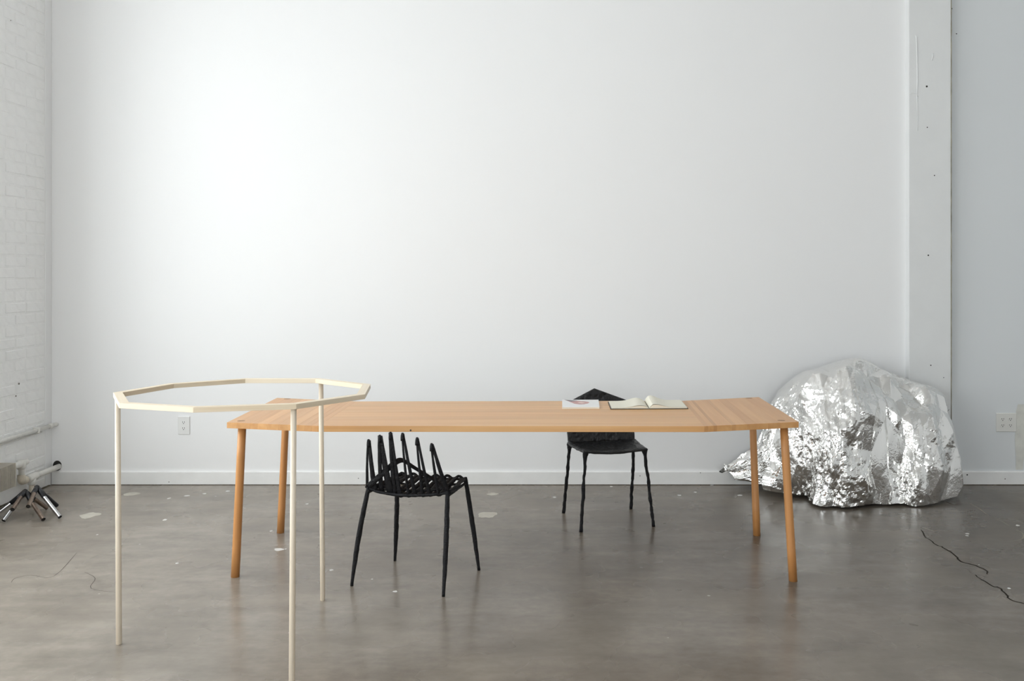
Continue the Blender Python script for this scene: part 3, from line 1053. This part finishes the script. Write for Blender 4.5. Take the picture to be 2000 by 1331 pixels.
MB().tube(smooth_path([c_fl, c_fl.lerp(c_fr, .5) + Vector((0, 0, -.006)), c_fr], 8), 1.0, 8, squash=(.006, .006), lump=.2).build('front_rail', 'black', ch1, True)
for t in (.3, .62):
    a, b = c_nl.lerp(c_fl, t), c_nr.lerp(c_fr, t)
    MB().tube(smooth_path([a, a.lerp(b, .5) + Vector((0, 0, -.02)), b], 8), 1.0, 8, squash=(.005, .006), lump=.2).build('cross_bar', 'black', ch1, True)
# the raised peaked band behind the spires
yb = c_nl.y
band = [PY(720, 950, yb - .02), PY(738, 934, yb - .04), PY(754, 919, yb - .05), PY(768, 907.5, yb - .045), PY(775, 902, yb - .02), PY(783, 899.5, yb + .01), PY(790, 901, yb + .025),
        PY(800, 908, yb + .035), PY(822, 922, yb + .04), PY(843, 935, yb + .035), PY(858, 944, yb + .0), PY(872, 958, c_nr.y + .01)]
MB().tube(smooth_path(band, 5), 1.0, 8, squash=(.0125, .0042), up=(0, -.2, 1), lump=.1).build('back_band', 'black', ch1, True)

# ------------------------------------------------------------------ solid black chair behind the table
S2 = .418
s_fl, s_fr, s_rr, s_rl = P(1141.5, 882.5, S2), P(1262, 877, S2), P(1240, 860.5, S2), P(1109.5, 866.5, S2)
ch2 = empty('shell_chair', ((s_fl.x + s_rr.x) / 2, (s_fl.y + s_rr.y) / 2, 0),
            'black wrinkled chair with pointed solid back, behind the table', 'chair')


def skin_sheet(corners_fn, nu, nv, thick, amp, sc_):
    top, bot = [], []
    for j in range(nv + 1):
        for i in range(nu + 1):
            p, nrm = corners_fn(i / nu, j / nv)
            d = amp * (noise.noise(p * sc_) + .6 * noise.noise(p * sc_ * 2.3))
            edge = min(i, nu - i, j, nv - j) == 0
            th = thick * (.45 if edge else 1)
            top.append(p + nrm * (d + th / 2))
            bot.append(p + nrm * (d * .6 - th / 2))
    W = nu + 1
    n = len(top)
    fs = []
    for j in range(nv):
        for i in range(nu):
            q = (j * W + i, j * W + i + 1, (j + 1) * W + i + 1, (j + 1) * W + i)
            fs.append(q)
            fs.append(tuple(n + a for a in q[::-1]))
    rim = [i for i in range(W)] + [j * W + nu for j in range(1, nv + 1)] + [nv * W + i for i in range(nu - 1, -1, -1)] + [j * W for j in range(nv - 1, 0, -1)]
    for a, b in zip(rim, rim[1:] + rim[:1]):
        fs.append((a, b, n + b, n + a))
    return top + bot, fs


def seat_fn(u, v):
    p = (s_fl.lerp(s_fr, u)).lerp(s_rl.lerp(s_rr, u), v)
    p.z += -.010 * math.sin(math.pi * u) * (1 - v * .4) + .012 * max(0, v - .8) / .2 * .5
    return p, Vector((0, 0, 1))


vs_, fs_ = skin_sheet(seat_fn, 50, 34, .012, .0032, 30)
obj_from('seat', vs_, fs_, 'black_skin', ch2, True)
rear_n = (s_fl - s_rl).normalized()
lean = .05


def back_fn(u, v):
    base = s_rl.lerp(s_rr, u)
    # side height .222, centre height .302
    hgt = .215 + .082 * (u / .455 if u < .455 else (1 - u) / .545)
    p = base + Vector((0, 0, hgt * v)) - rear_n * (lean * v)
    p += rear_n * (-.014 * math.sin(math.pi * u))
    return p, rear_n


vs_, fs_ = skin_sheet(back_fn, 70, 50, .011, .0050, 34)
obj_from('backrest', vs_, fs_, 'black_skin', ch2, True)
for top, fpx in ((s_fl, (1135, 1040)), (s_fr, (1276.5, 1029)), (s_rl, (1101, 1002.5)), (s_rr, (1232.5, 994.5))):
    ft = P(fpx[0], fpx[1], 0)
    cen = (s_fl + s_fr + s_rr + s_rl) / 4
    t0 = top.lerp(cen, .045) + Vector((0, 0, -.004))
    pts = lerp_pts(t0, ft, 34)
    for i, p in enumerate(pts):
        if 2 < i < 32:
            p += Vector((noise.noise(p * 14), noise.noise(p * 14 + Vector((9, 0, 0))), 0)) * .003
    rr_ = [(.0172 - .0025 * i if i < 4 else .0092) for i in range(34)]
    MB().tube(pts, rr_, 10, lump=.5, lscale=38).build('leg', 'black', ch2, True)
rim_ = [s_rl, s_fl, s_fr, s_rr]
MB().tube(smooth_path([s_rl.lerp(s_fl, .0), s_rl.lerp(s_fl, .5) + Vector((0, 0, -.004)), s_fl + Vector((0, 0, -.003))], 6)
          + smooth_path([s_fl + Vector((.004, 0, -.004)), s_fl.lerp(s_fr, .5) + Vector((0, 0, -.015)), s_fr + Vector((0, 0, -.003))], 8)
          + smooth_path([s_fr + Vector((0, .004, -.004)), s_fr.lerp(s_rr, .5) + Vector((0, 0, -.005)), s_rr], 6), .0075, 8, lump=.4, lscale=40).build('seat_rim', 'black_skin', ch2, True)

# ------------------------------------------------------------------ booklet and open book on the table
b0, b1, b2, b3 = P(1098, 799.2, TZ), P(1171, 798.6, TZ), P(1169, 784.2, TZ), P(1098, 784.2, TZ)
bk = empty('booklet', ((b0 + b2) / 2)[:], 'thin white booklet with a pinkish picture on its cover', 'booklet')
ins = lambda p, c, k: p + (c - p) * k
bcen = (b0 + b1 + b2 + b3) / 4
MB().prism([(p.x, p.y) for p in (ins(q, bcen, .012) for q in (b0, b1, b2, b3))], TZ + .0012, TZ + .0068).build('pages', 'paper', bk)
MB().prism([(p.x, p.y) for p in (b0, b1, b2, b3)], TZ + .0001, TZ + .0012).build('back_cover', 'cover_white', bk)
fc = MB().prism([(p.x, p.y) for p in (b0, b1, b2, b3)], TZ + .0068, TZ + .0080).build('front_cover', 'cover_white', bk)


def bil(u, v):
    return (b0.lerp(b1, u)).lerp(b3.lerp(b2, u), v)


def art(name, pts, mat, z):
    n = len(pts)
    poly = [bil(*p) for p in pts]
    MB().prism([(p.x, p.y) for p in poly], z, z + .0002).build(name, mat, fc)


art('printed_shape', [(.07, .97), (.16, .80), (.26, .60), (.33, .45), (.46, .36), (.58, .37), (.70, .48), (.745, .60), (.70, .70), (.62, .76), (.50, .80), (.36, .86), (.20, .94)], 'print_pink', TZ + .0080)
art('printed_shape', [(.06, .98), (.14, .86), (.24, .72), (.30, .76), (.42, .84), (.30, .90), (.18, .95)], 'print_dark', TZ + .0082)
art('printed_shape', [(.42, .64), (.46, .52), (.54, .48), (.62, .54), (.60, .62), (.52, .67)], 'print_pale', TZ + .0082)

o0, o1, o2, o3 = P(1192.5, 800.3, TZ), P(1344.5, 799.5, TZ), P(1331.5, 784.8, TZ), P(1187, 786.5, TZ)
ob = empty('open_book', ((o0 + o2) / 2)[:], 'open book with blank cream pages lying near the table end', 'book')


def obil(u, v):
    return (o0.lerp(o1, u)).lerp(o3.lerp(o2, u), v)


SP = .497
for nm, ua, ub in (('front_board', 0, SP - .012), ('back_board', SP + .012, 1.0)):
    q = [obil(ua, 0), obil(ub, 0), obil(ub, 1), obil(ua, 1)]
    MB().prism([(p.x, p.y) for p in q], TZ + .0002, TZ + .0032).build(nm, 'cover_dark', ob)
q = [obil(SP - .012, 0), obil(SP + .012, 0), obil(SP + .012, 1), obil(SP - .012, 1)]
MB().prism([(p.x, p.y) for p in q], TZ + .0002, TZ + .0022).build('spine', 'cover_dark', ob)


def pages(name, ua, ub, prof, lift=0.0):
    n, mrow = 28, 6
    vs, fs = [], []
    for j in range(mrow + 1):
        v = .018 + .964 * j / mrow
        for i in range(n + 1):
            t = i / n
            p = obil(ua + (ub - ua) * t, v)
            h = prof(t, v)
            vs.append((p.x, p.y, TZ + .0034 + h))
    W = n + 1
    nb = len(vs)
    for j in range(mrow + 1):
        v = .018 + .964 * j / mrow
        for i in range(n + 1):
            p = obil(ua + (ub - ua) * i / n, v)
            vs.append((p.x, p.y, TZ + .0034))
    fs_top = [(j * W + i, j * W + i + 1, (j + 1) * W + i + 1, (j + 1) * W + i) for j in range(mrow) for i in range(n)]
    fs_bot = [tuple(nb + a for a in f[::-1]) for f in fs_top]
    side = []
    rim = [i for i in range(W)] + [j * W + n for j in range(1, mrow + 1)] + [mrow * W + i for i in range(n - 1, -1, -1)] + [j * W for j in range(mrow - 1, 0, -1)]
    for a, b in zip(rim, rim[1:] + rim[:1]):
        side.append((a, b, nb + b, nb + a))
    o = obj_from(name, vs, fs_top + fs_bot + side, 'paper', ob)
    return o


def profL(t, v):
    return .0035 + .0135 * math.exp(-((t - .76) / .26) ** 2) * (.72 + .28 * v) - .010 * max(0, (t - .88) / .12) ** 1.5


def profR(t, v):
    return .005 + .018 * math.exp(-((t - .16) / .26) ** 2) * (.70 + .30 * v) - .013 * max(0, (.09 - t) / .09) ** 1.5


pages('left_pages', .014, SP - .004, profL)
pages('right_pages', SP + .004, .986, profR)


def leafp(name, ua, ub, prof):
    n, mrow = 24, 4
    vs = []
    for j in range(mrow + 1):
        v = .02 + .96 * j / mrow
        for i in range(n + 1):
            t = i / n
            p = obil(ua + (ub - ua) * t, v)
            vs.append((p.x, p.y, TZ + .0034 + prof(t, v)))
    W = n + 1
    o = obj_from(name, vs, [(j * W + i, j * W + i + 1, (j + 1) * W + i + 1, (j + 1) * W + i) for j in range(mrow) for i in range(n)], 'paper', ob)
    sm = o.modifiers.new('thickness', 'SOLIDIFY')
    sm.thickness = .0003


leafp('lifted_page', SP + .004, .975, lambda t, v: profR(t, v) + .0012 + .007 * math.exp(-((t - .14) / .2) ** 2) * (.3 + .7 * v))
leafp('lifted_page', .02, SP - .004, lambda t, v: profL(t, v) + .0008 + .002 * math.exp(-((t - .72) / .2) ** 2))

# ------------------------------------------------------------------ crumpled foil sheet
hem = [PY(1414, 913, 5.70), PY(1433, 941, 5.68), PY(1490, 947, 5.62), PY(1530, 945, 5.58), PY(1506, 958, 5.52), PY(1545, 966, 5.47), PY(1575, 979, 5.40),
       P(1615, 990, .004), P(1650, 995, .004), P(1700, 990, .004), P(1735, 985, .004), P(1790, 990, .004), P(1838, 986, .012), PY(1874, 968, 5.43), PY(1862, 948, 5.66)]
rdg = [PY(1420, 909, 5.775), PY(1452, 890, 5.785), PY(1482, 862, 5.785), PY(1496, 825, 5.78), PY(1512, 785, 5.77), PY(1522, 765, 5.76), PY(1560, 740, 5.75),
       PY(1597, 719, 5.735), PY(1628, 710.5, 5.72), PY(1668, 709.5, 5.70), PY(1703, 718, 5.69), PY(1745, 731, 5.68), PY(1778, 744, 5.67), PY(1812, 757, 5.665), PY(1818, 775, 5.73)]


def resample(pts, n):
    d = [0]
    for i in range(1, len(pts)):
        d.append(i)
    out = []
    for k in range(n):
        x = k / (n - 1) * (len(pts) - 1)
        i = min(int(x), len(pts) - 2)
        out.append(pts[i].lerp(pts[i + 1], x - i))
    return out


def lat(ix, iy, seed):
    h = math.sin(ix * 127.1 + iy * 311.7 + seed * 74.7) * 43758.5453
    return (h - math.floor(h)) * 2 - 1


def facet(x, y, seed):
    """piecewise linear value noise on a triangular lattice: flat facets and sharp creases"""
    s = (x + y) * 0.366
    i, j = math.floor(x + s), math.floor(y + s)
    fx, fy = x + s - i, y + s - j
    a, d = lat(i, j, seed), lat(i + 1, j + 1, seed)
    if fx > fy:
        b = lat(i + 1, j, seed)
        return a * (1 - fx) + b * (fx - fy) + d * fy
    b = lat(i, j + 1, seed)
    return a * (1 - fy) + b * (fy - fx) + d * fx


NA, NT, NB = 340, 190, 8
H_, R_2 = resample(hem, NA), resample(rdg, NA)
# arc length along the middle
arc = [0]
for i in range(1, NA):
    arc.append(arc[-1] + ((H_[i] + R_2[i]) / 2 - (H_[i - 1] + R_2[i - 1]) / 2).length)
grid = []
for j in range(NT + NB):
    row = []
    for i in range(NA):
        if j < NT:
            t = j / (NT - 1)
            a = t * math.pi / 2
            w = (1 - math.cos(a)) ** 1.15
            zz = math.sin(a) ** .92
            p = H_[i].lerp(R_2[i], w)
            p.z = H_[i].z + (R_2[i].z - H_[i].z) * zz
        else:
            k = (j - NT + 1) / NB
            p = R_2[i] + Vector((0, min(.055, 5.80 - R_2[i].y) * min(1, k * 1.3), -.25 * k * R_2[i].z))
        row.append(p)
    grid.append(row)
base = [[p.copy() for p in r] for r in grid]
for j in range(NT + NB):
    tt = min(1, j / (NT - 1))
    for i in range(NA):
        p0 = base[j][i]
        du = base[j][min(i + 1, NA - 1)] - base[j][max(i - 1, 0)]
        dv = base[min(j + 1, NT + NB - 1)][i] - base[max(j - 1, 0)][i]
        nrm = du.cross(dv)
        if nrm.length < 1e-9:
            nrm = Vector((0, -1, 0))
        nrm.normalize()
        if nrm.y > 0.2 and j < NT:
            nrm = -nrm
        sx = arc[i]
        sy = tt * .95
        wx = sx + .05 * facet(sx * 4, sy * 3, 1)
        wy = sy + .06 * facet(sx * 3, sy * 4, 2)
        env = min(1.0, (1 - tt) * 3.5 + .18)
        if i < 70:
            env *= .5 + .5 * i / 70
        side = min(1, (NA - 1 - i) / 60)
        d = .090 * facet(wx * 5.5, wy * 1.5, 3) * env
        d += .040 * facet(wx * 9 + 3.3, wy * 5.0, 4) * env
        fm = max(0.12, min(1, .55 + 1.1 * facet(sx * 5.5, sy * 4.5, 12))) * (.25 + .75 * env)
        d += .0125 * facet(wx * 22, wy * 14, 5) * fm
        d += .0055 * facet(wx * 52, wy * 40, 6) * fm
        d += .0018 * facet(wx * 110, wy * 95, 7) * fm
        d *= .15 + .85 * side ** 1.3
        d = max(d, -.05)
        p = p0 + nrm * d
        p.y = min(p.y, 5.822 if p.x < CX0 - .02 or p.x > CX1 + .02 else 5.765)
        p.z = max(p.z, .003)
        if i > 60:
            lift = max(0, 1 - tt * 14)
            p.z += lift * .016 * (facet(sx * 9, 0, 9) * .5 + .5)
        grid[j][i] = p
vs_ = [p for r in grid for p in r]
fs_ = [(j * NA + i, j * NA + i + 1, (j + 1) * NA + i + 1, (j + 1) * NA + i) for j in range(NT + NB - 1) for i in range(NA - 1)]
me = bpy.data.meshes.new('foil_sheet')
me.from_pydata([tuple(v) for v in vs_], [], fs_)
me.materials.append(M['foil'])
foil = bpy.data.objects.new('foil_sheet', me)
COL.objects.link(foil)
tag(foil, 'crumpled silver foil sheet draped over a heap by the column', 'foil sheet')
